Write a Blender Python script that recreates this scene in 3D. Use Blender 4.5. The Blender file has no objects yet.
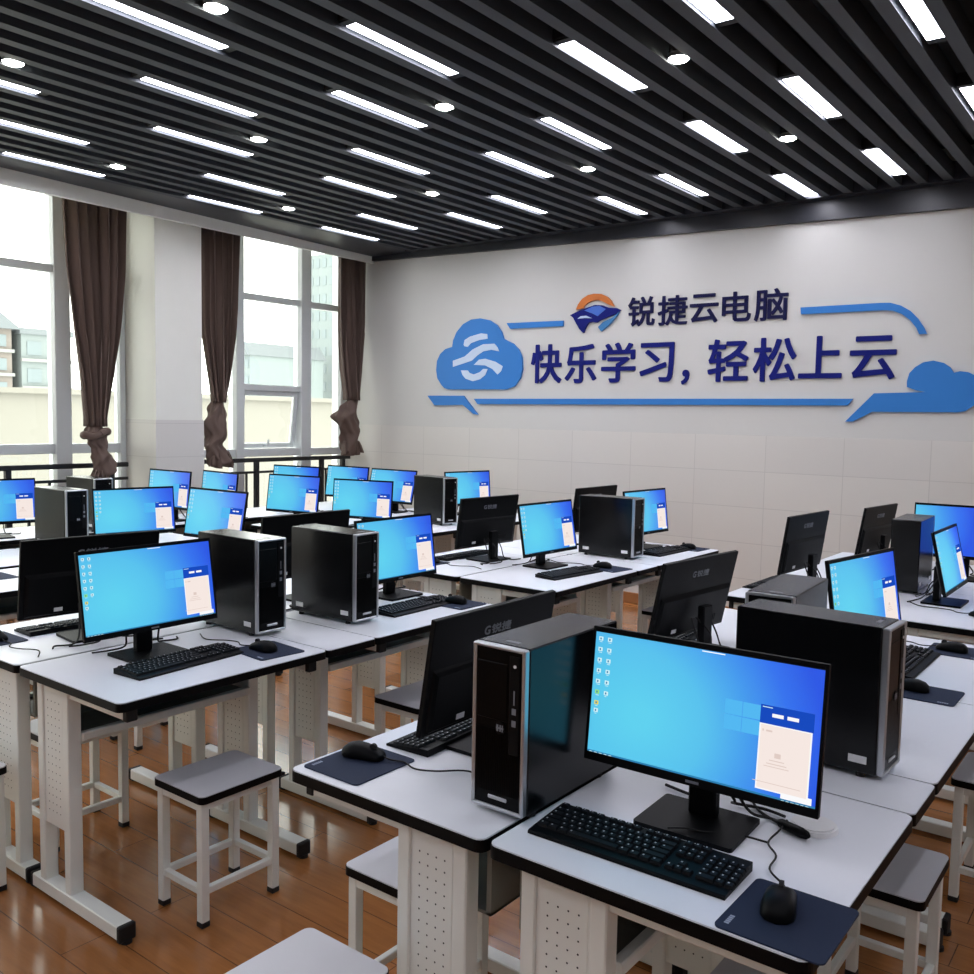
import bpy, bmesh, math, random
from mathutils import Vector, Matrix
SC = bpy.context.scene
COL = SC.collection
PI = math.pi
R = math.radians

# ------------------------------------------------------------------ camera, sky, exposure
yaw, pitch, roll = 0.65415, 0.07743, 0.01845
fwd = Vector((-math.sin(yaw)*math.cos(pitch), math.cos(yaw)*math.cos(pitch), -math.sin(pitch)))
rt = Vector((math.cos(yaw), math.sin(yaw), 0))
up = rt.cross(fwd)
r2 = rt*math.cos(roll) + up*math.sin(roll)
u2 = up*math.cos(roll) - rt*math.sin(roll)
cam = bpy.data.cameras.new('camera')
cam.sensor_width = 36.0
cam.lens = 36.0*911.9/974.0
cam.clip_start = 0.05; cam.clip_end = 300
camo = bpy.data.objects.new('camera', cam); COL.objects.link(camo)
M3 = Matrix((r2, u2, -fwd)).transposed()
camo.matrix_world = Matrix.Translation((0, 0, 1.58)) @ M3.to_4x4()
SC.camera = camo

wd = bpy.data.worlds.new('overcast_sky'); SC.world = wd; wd.use_nodes = True
bg = wd.node_tree.nodes['Background']
bg.inputs[0].default_value = (0.98, 1.0, 0.94, 1); bg.inputs[1].default_value = 5.0
SC.view_settings.view_transform = 'Standard'; SC.view_settings.look = 'None'
SC.view_settings.gamma = 1.0; SC.view_settings.use_curve_mapping = False
SC.view_settings.exposure = 0.12
STRIP = 26.0      # strip light diffusers
SPOT = 60.0       # recessed downlights

# ------------------------------------------------------------------ materials
def lin(c):
    c = c/255.0
    return c/12.92 if c <= 0.04045 else ((c+0.055)/1.055)**2.4
def rgb(t): return (lin(t[0]), lin(t[1]), lin(t[2]), 1)
def mat(name, col, rough=0.5, metal=0.0, spec=0.5, var=0.0, scale=8.0, bump=0.0, bscale=200.0, coat=0.0, emit=None, es=0.0):
    m = bpy.data.materials.new(name); m.use_nodes = True
    nt = m.node_tree; b = nt.nodes['Principled BSDF']
    c = rgb(col)
    b.inputs['Base Color'].default_value = c
    b.inputs['Roughness'].default_value = rough; b.inputs['Metallic'].default_value = metal
    b.inputs['Specular IOR Level'].default_value = spec
    b.inputs['Coat Weight'].default_value = coat; b.inputs['Coat Roughness'].default_value = 0.15
    if emit:
        b.inputs['Emission Color'].default_value = rgb(emit); b.inputs['Emission Strength'].default_value = es
    if var or bump:
        tc = nt.nodes.new('ShaderNodeTexCoord')
    if var:
        n = nt.nodes.new('ShaderNodeTexNoise'); n.inputs['Scale'].default_value = scale; n.inputs['Detail'].default_value = 4
        mx = nt.nodes.new('ShaderNodeMix'); mx.data_type = 'RGBA'
        mx.inputs[6].default_value = tuple(max(0, x*(1-var)) for x in c[:3])+(1,)
        mx.inputs[7].default_value = tuple(min(1, x*(1+var)) for x in c[:3])+(1,)
        nt.links.new(tc.outputs['Object'], n.inputs['Vector']); nt.links.new(n.outputs['Fac'], mx.inputs[0])
        nt.links.new(mx.outputs[2], b.inputs['Base Color'])
    if bump:
        n2 = nt.nodes.new('ShaderNodeTexNoise'); n2.inputs['Scale'].default_value = bscale
        bp = nt.nodes.new('ShaderNodeBump'); bp.inputs['Strength'].default_value = bump; bp.inputs['Distance'].default_value = 0.002
        nt.links.new(tc.outputs['Object'], n2.inputs['Vector']); nt.links.new(n2.outputs['Fac'], bp.inputs['Height'])
        nt.links.new(bp.outputs['Normal'], b.inputs['Normal'])
    return m
def emis(name, col, s):
    m = bpy.data.materials.new(name); m.use_nodes = True; nt = m.node_tree
    nt.nodes.remove(nt.nodes['Principled BSDF'])
    e = nt.nodes.new('ShaderNodeEmission'); e.inputs[0].default_value = rgb(col); e.inputs[1].default_value = s
    nt.links.new(e.outputs[0], nt.nodes['Material Output'].inputs[0]); return m

M = {}
M['laminate'] = mat('white_laminate', (238, 241, 248), 0.38, var=0.03, scale=3, spec=0.4)
M['edge'] = mat('black_edge_band', (6, 6, 7), 0.55, spec=0.12, var=0.1)
M['frame'] = mat('cream_painted_steel', (236, 238, 232), 0.42, var=0.03, scale=5)
M['shelf'] = mat('grey_steel_shelf', (128, 128, 119), 0.5, var=0.05)
M['seat'] = mat('grey_white_seat_laminate', (218, 218, 223), 0.40, var=0.03, scale=4)
M['hole'] = mat('dark_hole', (28, 27, 24), 0.9)
M['rubber'] = mat('black_rubber', (14, 14, 15), 0.7, var=0.1)
M['plastic'] = mat('black_plastic', (6, 7, 9), 0.45, spec=0.12, bump=0.15, bscale=900)
M['plastic_gloss'] = mat('black_gloss_plastic', (4, 5, 6), 0.3, spec=0.1, var=0.05)
M['case'] = mat('black_painted_case', (9, 10, 12), 0.22, spec=0.36, bump=0.05, bscale=700)
M['silver'] = mat('silver_trim', (190, 193, 198), 0.3, metal=0.85, var=0.04)
M['sticker'] = mat('white_sticker', (225, 225, 226), 0.5, var=0.05, scale=60)
M['key'] = mat('black_keycap', (12, 14, 18), 0.55, spec=0.2, var=0.08, scale=20)
M['legend'] = mat('grey_key_legend', (170, 172, 178), 0.5)
M['pad'] = mat('navy_cloth', (21, 36, 64), 0.85, var=0.06, scale=30, bump=0.3, bscale=1500)
M['padmark'] = mat('grey_print', (150, 160, 180), 0.7)
M['grey_mark'] = mat('grey_back_print', (120, 124, 132), 0.5)
M['disc'] = mat('white_plastic', (240, 240, 242), 0.35)
M['cloth'] = mat('taupe_curtain_cloth', (100, 82, 74), 0.8, var=0.12, scale=6, bump=0.25, bscale=600)
M['rail'] = mat('black_painted_rail', (22, 22, 24), 0.4, var=0.1)
M['alu'] = mat('grey_white_aluminium', (214, 219, 220), 0.4, metal=0.0, var=0.03)
M['slat'] = mat('dark_grey_slat', (60, 65, 70), 0.55, spec=0.3, var=0.05, scale=2)
M['plenum'] = mat('black_plenum', (15, 16, 18), 0.85, var=0.1)
M['trimdark'] = mat('dark_perimeter_panel', (36, 38, 46), 0.4, var=0.05)
M['diff'] = emis('strip_diffuser_glow', (244, 243, 255), STRIP)
M['spot'] = emis('downlight_glow', (255, 253, 240), SPOT)
M['paint'] = mat('white_wall_paint', (208, 207, 203), 0.75, var=0.02, scale=2, bump=0.05, bscale=300)
M['lit_paint'] = mat('lightened_wall_paint', (230, 230, 222), 0.75, var=0.02)  # wall paint again, brightened to put light on window wall and pelmet
M['blue'] = mat('blue_acrylic', (50, 124, 200), 0.45, spec=0.3, var=0.04, scale=4)
M['navy'] = mat('navy_acrylic', (14, 24, 112), 0.55, spec=0.15, var=0.05, scale=5)
M['darknavy'] = mat('dark_navy_acrylic', (12, 14, 64), 0.55, spec=0.15, var=0.05, scale=5)
M['lightblue'] = mat('pale_blue_acrylic', (196, 214, 236), 0.4, var=0.04)
M['orange'] = mat('orange_acrylic', (204, 112, 40), 0.4, var=0.05)
M['midblue'] = mat('bright_blue_acrylic', (62, 108, 200), 0.35, var=0.05)
M['teal'] = mat('teal_blue_acrylic', (52, 122, 178), 0.35, var=0.05)
M['skirt'] = mat('wood_skirting', (160, 108, 66), 0.4, var=0.15, scale=6)
M['facade'] = mat('hazed_grey_facade', (112, 120, 120), 0.9, var=0.02, scale=0.5)  # distance haze is put into these flat, low-contrast building colours
M['facade2'] = mat('hazed_teal_facade', (112, 121, 121), 0.9, var=0.02, scale=0.5)
M['brick'] = mat('hazed_brick_facade', (112, 106, 101), 0.9, var=0.03, scale=1)
M['paneband'] = mat('hazed_window_band', (102, 113, 116), 0.5, var=0.02)
M['ledge'] = mat('white_ledge', (124, 126, 124), 0.8)
M['roofm'] = mat('hazed_slate_roof', (103, 109, 112), 0.9, var=0.03)
M['parapet'] = mat('cream_parapet', (122, 120, 113), 0.9, var=0.015, scale=0.7)

def glass_mat():
    m = bpy.data.materials.new('clear_window_glass'); m.use_nodes = True; nt = m.node_tree
    nt.nodes.remove(nt.nodes['Principled BSDF'])
    t = nt.nodes.new('ShaderNodeBsdfTransparent'); t.inputs[0].default_value = (0.985, 0.995, 0.985, 1)
    g = nt.nodes.new('ShaderNodeBsdfGlossy'); g.inputs['Roughness'].default_value = 0.02
    f = nt.nodes.new('ShaderNodeFresnel'); f.inputs[0].default_value = 1.3
    mx = nt.nodes.new('ShaderNodeMixShader')
    nt.links.new(f.outputs[0], mx.inputs[0]); nt.links.new(t.outputs[0], mx.inputs[1]); nt.links.new(g.outputs[0], mx.inputs[2])
    nt.links.new(mx.outputs[0], nt.nodes['Material Output'].inputs[0]); return m
M['glass'] = glass_mat()

def brick_mat(name, c1, c2, mortar, bw, rh, ms, plane, rough, off=0.0, coat=0.0, loc=(0, 0, 0), grain=0.0, spec=0.5):
    m = bpy.data.materials.new(name); m.use_nodes = True; nt = m.node_tree; b = nt.nodes['Principled BSDF']
    b.inputs['Roughness'].default_value = rough; b.inputs['Coat Weight'].default_value = coat; b.inputs['Coat Roughness'].default_value = 0.12
    b.inputs['Specular IOR Level'].default_value = spec
    tc = nt.nodes.new('ShaderNodeTexCoord'); mp = nt.nodes.new('ShaderNodeMapping'); mp.inputs['Location'].default_value = loc
    sp = nt.nodes.new('ShaderNodeSeparateXYZ'); cb = nt.nodes.new('ShaderNodeCombineXYZ')
    nt.links.new(tc.outputs['Object'], mp.inputs[0]); nt.links.new(mp.outputs[0], sp.inputs[0])
    nt.links.new(sp.outputs[plane[0]], cb.inputs[0]); nt.links.new(sp.outputs[plane[1]], cb.inputs[1])
    br = nt.nodes.new('ShaderNodeTexBrick'); br.offset = off; br.squash = 1.0
    br.inputs['Color1'].default_value = rgb(c1); br.inputs['Color2'].default_value = rgb(c2); br.inputs['Mortar'].default_value = rgb(mortar)
    br.inputs['Scale'].default_value = 1.0; br.inputs['Mortar Size'].default_value = ms; br.inputs['Mortar Smooth'].default_value = 0.1
    br.inputs['Bias'].default_value = 0.0; br.inputs['Brick Width'].default_value = bw; br.inputs['Row Height'].default_value = rh
    nt.links.new(cb.outputs[0], br.inputs['Vector'])
    out = br.outputs['Color']
    if grain:
        mp2 = nt.nodes.new('ShaderNodeMapping'); mp2.inputs['Scale'].default_value = (2.0, 22.0, 1.0)
        n = nt.nodes.new('ShaderNodeTexNoise'); n.inputs['Scale'].default_value = 1.6; n.inputs['Detail'].default_value = 6; n.inputs['Roughness'].default_value = 0.65
        nt.links.new(cb.outputs[0], mp2.inputs[0]); nt.links.new(mp2.outputs[0], n.inputs['Vector'])
        mr = nt.nodes.new('ShaderNodeMapRange'); mr.inputs[1].default_value = 0.25; mr.inputs[2].default_value = 0.75
        mr.inputs[3].default_value = 1-grain; mr.inputs[4].default_value = 1+grain
        nt.links.new(n.outputs['Fac'], mr.inputs[0])
        mx = nt.nodes.new('ShaderNodeMix'); mx.data_type = 'RGBA'; mx.blend_type = 'MULTIPLY'; mx.inputs[0].default_value = 1
        nt.links.new(out, mx.inputs[6]); nt.links.new(mr.outputs[0], mx.inputs[7]); out = mx.outputs[2]
    nt.links.new(out, b.inputs['Base Color'])
    bp = nt.nodes.new('ShaderNodeBump'); bp.inputs['Strength'].default_value = 0.25; bp.inputs['Distance'].default_value = 0.002; bp.invert = True
    nt.links.new(br.outputs['Fac'], bp.inputs['Height']); nt.links.new(bp.outputs['Normal'], b.inputs['Normal'])
    return m
M['floor'] = brick_mat('brown_wood_planks', (170, 112, 64), (154, 100, 56), (98, 62, 36), 1.25, 0.145, 0.0018, (0, 1), 0.19, off=0.37, coat=0.3, loc=(0, 0.035, 0), grain=0.22)
M['tile'] = brick_mat('pale_wall_tile', (217, 214, 208), (213, 210, 205), (200, 197, 192), 0.59, 0.285, 0.003, (0, 2), 0.3, loc=(0.24, 0, 0.24))

def screen_mat(name, flip=False):
    m = bpy.data.materials.new(name); m.use_nodes = True; nt = m.node_tree; b = nt.nodes['Principled BSDF']
    b.inputs['Base Color'].default_value = (0.01, 0.012, 0.015, 1); b.inputs['Roughness'].default_value = 0.4
    tc = nt.nodes.new('ShaderNodeTexCoord'); sp = nt.nodes.new('ShaderNodeSeparateXYZ'); nt.links.new(tc.outputs['Object'], sp.inputs[0])
    def mth(op, a, c=None):
        n = nt.nodes.new('ShaderNodeMath'); n.operation = op
        for i, v in enumerate((a, c)):
            if v is None: continue
            if isinstance(v, (int, float)): n.inputs[i].default_value = v
            else: nt.links.new(v, n.inputs[i])
        return n.outputs[0]
    u = mth('ADD', mth('MULTIPLY', sp.outputs[0], 1/0.486), 0.5); v = mth('ADD', mth('MULTIPLY', sp.outputs[2], 1/0.266), 0.5)
    if flip: v = mth('SUBTRACT', 1.0, v); u = mth('ADD', u, 0.45)
    # distance from the light of the wallpaper's window, stretched to the left
    dx = mth('SUBTRACT', u, 0.25); dy = mth('SUBTRACT', v, 0.38)
    d = mth('SQRT', mth('ADD', mth('MULTIPLY', mth('MULTIPLY', dx, dx), 1.0), mth('MULTIPLY', mth('MULTIPLY', dy, dy), 0.42)))
    d = mth('ADD', d, mth('MULTIPLY', dx, 0.22))
    cr = nt.nodes.new('ShaderNodeValToRGB'); el = cr.color_ramp.elements
    el[0].position = 0.05; el[0].color = rgb((92, 208, 238)); el[1].position = 0.95; el[1].color = rgb((34, 84, 226))
    for p, c in ((0.35, (84, 192, 236)), (0.6, (62, 150, 236)), (0.78, (46, 112, 236))):
        e = el.new(p); e.color = rgb(c)
    nt.links.new(d, cr.inputs[0]); nt.links.new(cr.outputs[0], b.inputs['Emission Color']); b.inputs['Emission Strength'].default_value = 0.92
    return m
M['screen'] = screen_mat('desktop_wallpaper_glow'); M['screen2'] = screen_mat('plain_wallpaper_glow', True)
M['pane'] = emis('wallpaper_pane_glow', (84, 184, 242), 0.92)
M['panel_white'] = emis('login_panel_glow', (246, 232, 226), 0.92)
M['panel_edge'] = emis('login_panel_white', (250, 250, 252), 0.92)
M['panel_head'] = emis('login_header_glow', (24, 74, 190), 0.92)
M['panel_text'] = emis('login_text_glow', (224, 204, 196), 0.92)
M['icon'] = emis('desktop_icon_glow', (206, 240, 246), 0.92)
M['icon_g'] = emis('green_icon_glow', (150, 226, 120), 0.92)
M['icon_y'] = emis('yellow_icon_glow', (226, 214, 96), 0.92)
M['taskbar'] = emis('taskbar_glow', (48, 126, 176), 0.92)

# ------------------------------------------------------------------ mesh builder
class MB:
    def __init__(s): s.b = bmesh.new()
    def _mi(s, fs, m):
        for f in fs: f.material_index = m
    def box(s, x0, y0, z0, x1, y1, z1, m=0, bev=0.0, mtx=None, seg=1):
        vs = [s.b.verts.new(p) for p in ((x0,y0,z0),(x1,y0,z0),(x1,y1,z0),(x0,y1,z0),(x0,y0,z1),(x1,y0,z1),(x1,y1,z1),(x0,y1,z1))]
        fs = [s.b.faces.new([vs[i] for i in q]) for q in ((3,2,1,0),(4,5,6,7),(0,1,5,4),(1,2,6,5),(2,3,7,6),(3,0,4,7))]
        s._mi(fs, m)
        if bev:
            es = list({e for f in fs for e in f.edges})
            r = bmesh.ops.bevel(s.b, geom=es, offset=bev, segments=seg, affect='EDGES', clamp_overlap=True)
            vs = list({v for f in r['faces'] for v in f.verts} | {v for v in vs if v.is_valid})
            s._mi(r['faces'], m)
            # collect everything connected
            seen = set(vs); st = list(vs)
            while st:
                v = st.pop()
                for e in v.link_edges:
                    w = e.other_vert(v)
                    if w not in seen: seen.add(w); st.append(w)
            vs = list(seen)
        if mtx is not None:
            for v in vs: v.co = mtx @ v.co
        return s
    def prism(s, pts, a, b, plane='xy', m=0, m2=None):
        # polygon pts extruded from a to b along the remaining axis
        def P(p, t):
            return {'xy': (p[0], p[1], t), 'xz': (p[0], t, p[1]), 'yz': (t, p[0], p[1])}[plane]
        A = [s.b.verts.new(P(p, a)) for p in pts]; B = [s.b.verts.new(P(p, b)) for p in pts]
        n = len(pts); fs = [s.b.faces.new(A[::-1]), s.b.faces.new(B)]
        side = [s.b.faces.new((A[i], A[(i+1) % n], B[(i+1) % n], B[i])) for i in range(n)]
        s._mi(fs, m if m2 is None else m2); s._mi(side, m); return s
    def quad(s, p, m=0):
        f = s.b.faces.new([s.b.verts.new(q) for q in p]); f.material_index = m; return s
    def rings(s, rings, m=0, cap=True, closed=True):
        R_ = [[s.b.verts.new(p) for p in r] for r in rings]; n = len(R_[0])
        for a, b in zip(R_, R_[1:]):
            for i in range(n if closed else n-1):
                f = s.b.faces.new((a[i], a[(i+1) % n], b[(i+1) % n], b[i])); f.material_index = m
        if cap and closed:
            for r in (R_[0][::-1], R_[-1]):
                f = s.b.faces.new(r); f.material_index = m
        return s
    def tube(s, path, r, seg=8, m=0):
        path = [Vector(p) for p in path]; rr = []
        up0 = Vector((0, 0, 1))
        for i, p in enumerate(path):
            t = (path[min(i+1, len(path)-1)]-path[max(i-1, 0)]).normalized()
            a = t.cross(up0)
            if a.length < 0.05: a = t.cross(Vector((1, 0, 0)))
            a.normalize(); b = a.cross(t).normalized()
            rr.append([p + (a*math.cos(2*PI*k/seg)+b*math.sin(2*PI*k/seg))*r for k in range(seg)])
        return s.rings(rr, m)
    def cyl(s, c, r, h, seg=24, m=0, axis='z', r2=None):
        r2 = r if r2 is None else r2
        def P(a, rad, t):
            u, v = rad*math.cos(a), rad*math.sin(a)
            return {'z': (c[0]+u, c[1]+v, c[2]+t), 'x': (c[0]+t, c[1]+u, c[2]+v), 'y': (c[0]+u, c[1]+t, c[2]+v)}[axis]
        return s.rings([[P(2*PI*k/seg, r, 0) for k in range(seg)], [P(2*PI*k/seg, r2, h) for k in range(seg)]], m)
    def done(s, name, mats, smooth=None):
        bmesh.ops.recalc_face_normals(s.b, faces=s.b.faces[:])
        me = bpy.data.meshes.new(name); s.b.to_mesh(me); s.b.free()
        for k in (mats if isinstance(mats, (list, tuple)) else [mats]): me.materials.append(M[k])
        if smooth is not None:
            me.polygons.foreach_set('use_smooth', [True]*len(me.polygons)); me.set_sharp_from_angle(angle=R(smooth))
        return me

def spline(pts, n=6):
    pts = [Vector(p) for p in pts]; out = []
    for i in range(len(pts)-1):
        p0 = pts[max(i-1, 0)]; p1 = pts[i]; p2 = pts[i+1]; p3 = pts[min(i+2, len(pts)-1)]
        for k in range(n):
            t = k/n
            out.append(0.5*((2*p1)+(p2-p0)*t+(2*p0-5*p1+4*p2-p3)*t*t+(3*p1-p0-3*p2+p3)*t**3))
    out.append(pts[-1]); return out

def obj(name, mb, mats, parent=None, loc=(0, 0, 0), rot=(0, 0, 0), smooth=None, label=None):
    me = mb if isinstance(mb, bpy.types.Mesh) else mb.done(name, mats, smooth)
    o = bpy.data.objects.new(name, me); COL.objects.link(o)
    o.location = loc; o.rotation_euler = rot
    if parent: o.parent = parent
    if label: o['label'] = label
    return o
def tag(o, label, cat, group=None, kind=None):
    if label: o['label'] = label
    if cat: o['category'] = cat
    if group: o['group'] = group
    if kind: o['kind'] = kind
    return o
def thing(name, loc=(0, 0, 0), rz=0.0):
    o = bpy.data.objects.new(name, None); COL.objects.link(o); o.empty_display_size = 0.1
    o.location = loc; o.rotation_euler = (0, 0, rz); return o
def struct(name, mb, mats, parent=None, smooth=None):
    o = obj(name, mb, mats, parent, smooth=smooth); o['kind'] = 'structure'; return o
_used = set()
def copy_tree(o, parent=None):
    c = o.copy(); COL.objects.link(c); c.parent = parent
    for ch in list(o.children): copy_tree(ch, c)
    return c
def place(proto, loc, rz, label, cat, group=None):
    o = proto if proto.name not in _used else copy_tree(proto)
    _used.add(proto.name)
    o.location = loc; o.rotation_euler = (0, 0, rz)
    return tag(o, label, cat, group)
def child(o, base):
    for c in o.children:
        if c.name.split('.')[0] == base: return c
def rrect(x0, y0, x1, y1, r, n=5):
    pts = []
    for cx, cy, a0 in ((x1-r, y0+r, -90), (x1-r, y1-r, 0), (x0+r, y1-r, 90), (x0+r, y0+r, 180)):
        for k in range(n+1):
            a = R(a0+90*k/n); pts.append((cx+r*math.cos(a), cy+r*math.sin(a)))
    return pts
def text_mesh(s, offset=0.0, depth=0.02):
    cu = bpy.data.curves.new('lettering', 'FONT'); cu.body = s; cu.offset = offset; cu.extrude = depth/2; cu.resolution_u = 3
    o = bpy.data.objects.new('lettering', cu); COL.objects.link(o)
    dg = bpy.context.evaluated_depsgraph_get()
    me = bpy.data.meshes.new_from_object(o.evaluated_get(dg))
    bpy.data.objects.remove(o); bpy.data.curves.remove(cu)
    return me
def fit_text(s, mname, x0, z0, x1, z1, y, depth=0.02, bold=0.0):
    """lettering mesh standing in the xz plane, filling the given box, front towards -y; strokes thickened by bold (metres)"""
    me = text_mesh(s, 0.0, depth); vs = me.vertices
    x0 += bold; x1 -= bold; z0 += bold; z1 -= bold
    ax = min(v.co.x for v in vs); bx = max(v.co.x for v in vs); ay = min(v.co.y for v in vs); by = max(v.co.y for v in vs)
    for v in vs:
        u = (v.co.x-ax)/(bx-ax); w = (v.co.y-ay)/(by-ay)
        v.co = (x0+(x1-x0)*u, y - v.co.z, z0+(z1-z0)*w)
    if bold:
        bm = bmesh.new()
        for k in range(10):
            a = 2*PI*k/10; t = me.copy()
            t.transform(Matrix.Translation((bold*math.cos(a), -0.00003*k, bold*math.sin(a)))); bm.from_mesh(t); bpy.data.meshes.remove(t)
        bm.to_mesh(me); bm.free()
    me.materials.clear(); me.materials.append(M[mname]); me.update(); return me
ORD = ['', 'first', 'second', 'third', 'fourth', 'fifth', 'sixth', 'seventh', 'eighth', 'ninth', 'tenth']

# wall lettering and emblem outlines in metres (x, z) on the wall
CLOUD = [(-5.816,1.836),(-5.112,1.834),(-5.017,1.862),(-4.949,1.938),(-4.928,2.022),(-4.935,2.127),(-4.974,2.203),(-5.039,2.258),(-5.135,2.3),(-5.152,2.308),(-5.178,2.372),(-5.235,2.441),(-5.322,2.488),(-5.433,2.511),(-5.546,2.505),(-5.647,2.464),(-5.723,2.394),(-5.766,2.316),(-5.777,2.251),(-5.864,2.233),(-5.93,2.187),(-5.969,2.121),(-5.98,2.03),(-5.963,1.948),(-5.91,1.883),(-5.87,1.85)]
ST1 = [(-5.63,2.266),(-5.618,2.311),(-5.555,2.342),(-5.418,2.368),(-5.343,2.359),(-5.337,2.315),(-5.441,2.305),(-5.541,2.279),(-5.579,2.245),(-5.617,2.252)]
ST2 = [(-5.76,2.056),(-5.762,2.116),(-5.615,2.153),(-5.515,2.219),(-5.39,2.264),(-5.255,2.265),(-5.218,2.23),(-5.198,2.191),(-5.291,2.209),(-5.389,2.196),(-5.458,2.159),(-5.525,2.111),(-5.639,2.084)]
ST3 = [(-5.499,2.071),(-5.437,2.119),(-5.363,2.127),(-5.239,2.095),(-5.153,2.051),(-5.169,2.007),(-5.212,1.975),(-5.274,2.028),(-5.361,2.063)]
ST4 = [(-5.658,2.021),(-5.574,2.019),(-5.548,1.993),(-5.497,1.979),(-5.422,2.001),(-5.385,2.03),(-5.331,2.029),(-5.359,1.971),(-5.42,1.933),(-5.508,1.914),(-5.598,1.94),(-5.637,1.975)]
BAR_TL = [(-5.12,2.451),(-4.494,2.444),(-4.494,2.395),(-5.078,2.396)]
TAIL_L = [(-6.09,1.775),(-5.627,1.775),(-5.445,1.594),(-5.501,1.601),(-5.631,1.686),(-5.995,1.679)]
BAR_B = [(-5.496,1.746),(-1.962,1.757),(-2.001,1.707),(-5.447,1.695)]
BAR_TR = [(-2.376,2.439),(-1.808,2.439),(-1.738,2.436),(-1.669,2.413),(-1.606,2.374),(-1.549,2.314),(-1.506,2.248),(-1.488,2.208),(-1.537,2.207),(-1.56,2.255),(-1.603,2.309),(-1.659,2.352),(-1.722,2.38),(-1.777,2.386),(-2.37,2.388)]
CLOUD_R = [(-2.01,1.589),(-1.818,1.796),(-1.477,1.805),(-1.531,1.814),(-1.599,1.84),(-1.601,1.879),(-1.588,1.936),(-1.552,1.979),(-1.501,2.011),(-1.436,2.022),(-1.37,2.004),(-1.329,1.975),(-1.304,1.936),(-1.264,1.946),(-1.213,1.938),(-1.149,1.903),(-1.115,1.854),(-1.106,1.799),(-1.122,1.744),(-1.17,1.713),(-1.224,1.673),(-1.268,1.666),(-1.826,1.663),(-1.895,1.624),(-1.959,1.59)]
ARC = [(-4.363,2.534),(-4.343,2.578),(-4.302,2.624),(-4.245,2.652),(-4.183,2.661),(-4.11,2.654),(-4.048,2.626),(-4.006,2.589),(-3.98,2.539),(-4.026,2.555),(-4.062,2.574),(-4.098,2.592),(-4.15,2.604),(-4.201,2.6),(-4.243,2.585),(-4.273,2.565),(-4.288,2.539)]
WAVE = [(-4.42,2.488),(-4.325,2.523),(-4.241,2.545),(-4.169,2.563),(-4.097,2.556),(-4.035,2.533),(-3.954,2.524),(-3.913,2.505),(-3.952,2.476),(-4.032,2.454),(-4.113,2.428),(-4.144,2.411),(-4.196,2.418),(-4.227,2.411),(-4.252,2.381),(-4.277,2.325),(-4.32,2.361),(-4.359,2.417),(-4.387,2.463)]
WAVE2 = [(-4.272,2.52),(-4.189,2.549),(-4.117,2.551),(-4.055,2.521),(-4.095,2.493),(-4.135,2.464),(-4.187,2.489)]
WAVE3 = [(-4.132,2.371),(-4.082,2.413),(-3.992,2.444),(-3.923,2.492),(-3.966,2.438),(-4.02,2.384),(-4.1,2.332)]
WAVE4 = [(-4.339,2.452),(-4.308,2.473),(-4.25,2.474),(-4.191,2.449),(-4.26,2.455)]
LINE1 = [('锐',-3.844,2.361,-3.593,2.606),('捷',-3.565,2.356,-3.3,2.599),('云',-3.279,2.361,-3.035,2.593),('电',-3.002,2.359,-2.764,2.593),('脑',-2.737,2.351,-2.474,2.597)]
LINE2 = [('快',-4.836,1.888,-4.505,2.241),('乐',-4.467,1.886,-4.142,2.229),('学',-4.092,1.889,-3.76,2.231),('习',-3.718,1.892,-3.405,2.219),('，',-3.334,1.868,-3.263,1.99),('轻',-3.106,1.887,-2.769,2.226),('松',-2.73,1.887,-2.393,2.224),('上',-2.374,1.907,-2.054,2.223),('云',-2.002,1.895,-1.68,2.209)]

# ------------------------------------------------------------------ the room shell
L = 6.95          # the lettered wall
XR = 3.4; YB = -4.0; XG = -7.35
b = MB(); b.box(-7.5, YB-0.1, -0.1, XR+0.1, L+0.1, 0); struct('floor', b, 'floor')
b = MB(); b.box(-7.5, L, 0, XR+0.1, L+0.12, 3.6); struct('wall_back', b, 'paint')
b = MB(); b.box(-7.36, L-0.010, 0.09, XR, L, 1.47); struct('trim_1', b, 'tile')
b = MB(); b.box(-7.36, L-0.022, 0, XR, L-0.0005, 0.09, bev=0.004); struct('baseboard_back', b, 'skirt')
b = MB(); b.box(XR, YB, 0, XR+0.12, L, 3.6); struct('wall_right', b, 'paint')
b = MB(); b.box(-7.5, YB-0.12, 0, XR, YB, 3.6); struct('wall_front', b, 'paint')
# window wall: low sill wall, two pillars, header
b = MB()
b.box(-7.48, YB, 0, -7.30, L, 0.42)
b.box(-7.48, YB, 3.38, -7.30, L, 3.6)
for y0, y1 in ((4.38, 4.83), (0.95, 1.40), (-3.9, -2.4)):
    b.box(-7.50, y0, 0, -6.86, y1, 3.45)
struct('wall_left', b, 'lit_paint')
b = MB()
for y0, y1 in ((4.37, 4.84), (0.94, 1.41)): b.box(-7.3, y0, 0.09, -6.85, y1, 1.50)
struct('trim_2', b, 'tile')
# pelmet over the windows (it runs a little out of square), with a white cove behind it
b = MB()
b.rings([[(x, y, z0), (x-0.035, y, z0), (x-0.035, y, 3.40), (x, y, 3.40)] for x, y, z0 in ((-6.16, YB, 3.03), (-6.55, 3.0, 3.105), (-6.865, L, 3.15))])
b.prism([(-6.16, YB), (-6.55, 3.0), (-6.865, L), (-7.3, L), (-7.3, YB)], 3.385, 3.44)
struct('trim_3', b, 'lit_paint')
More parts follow.
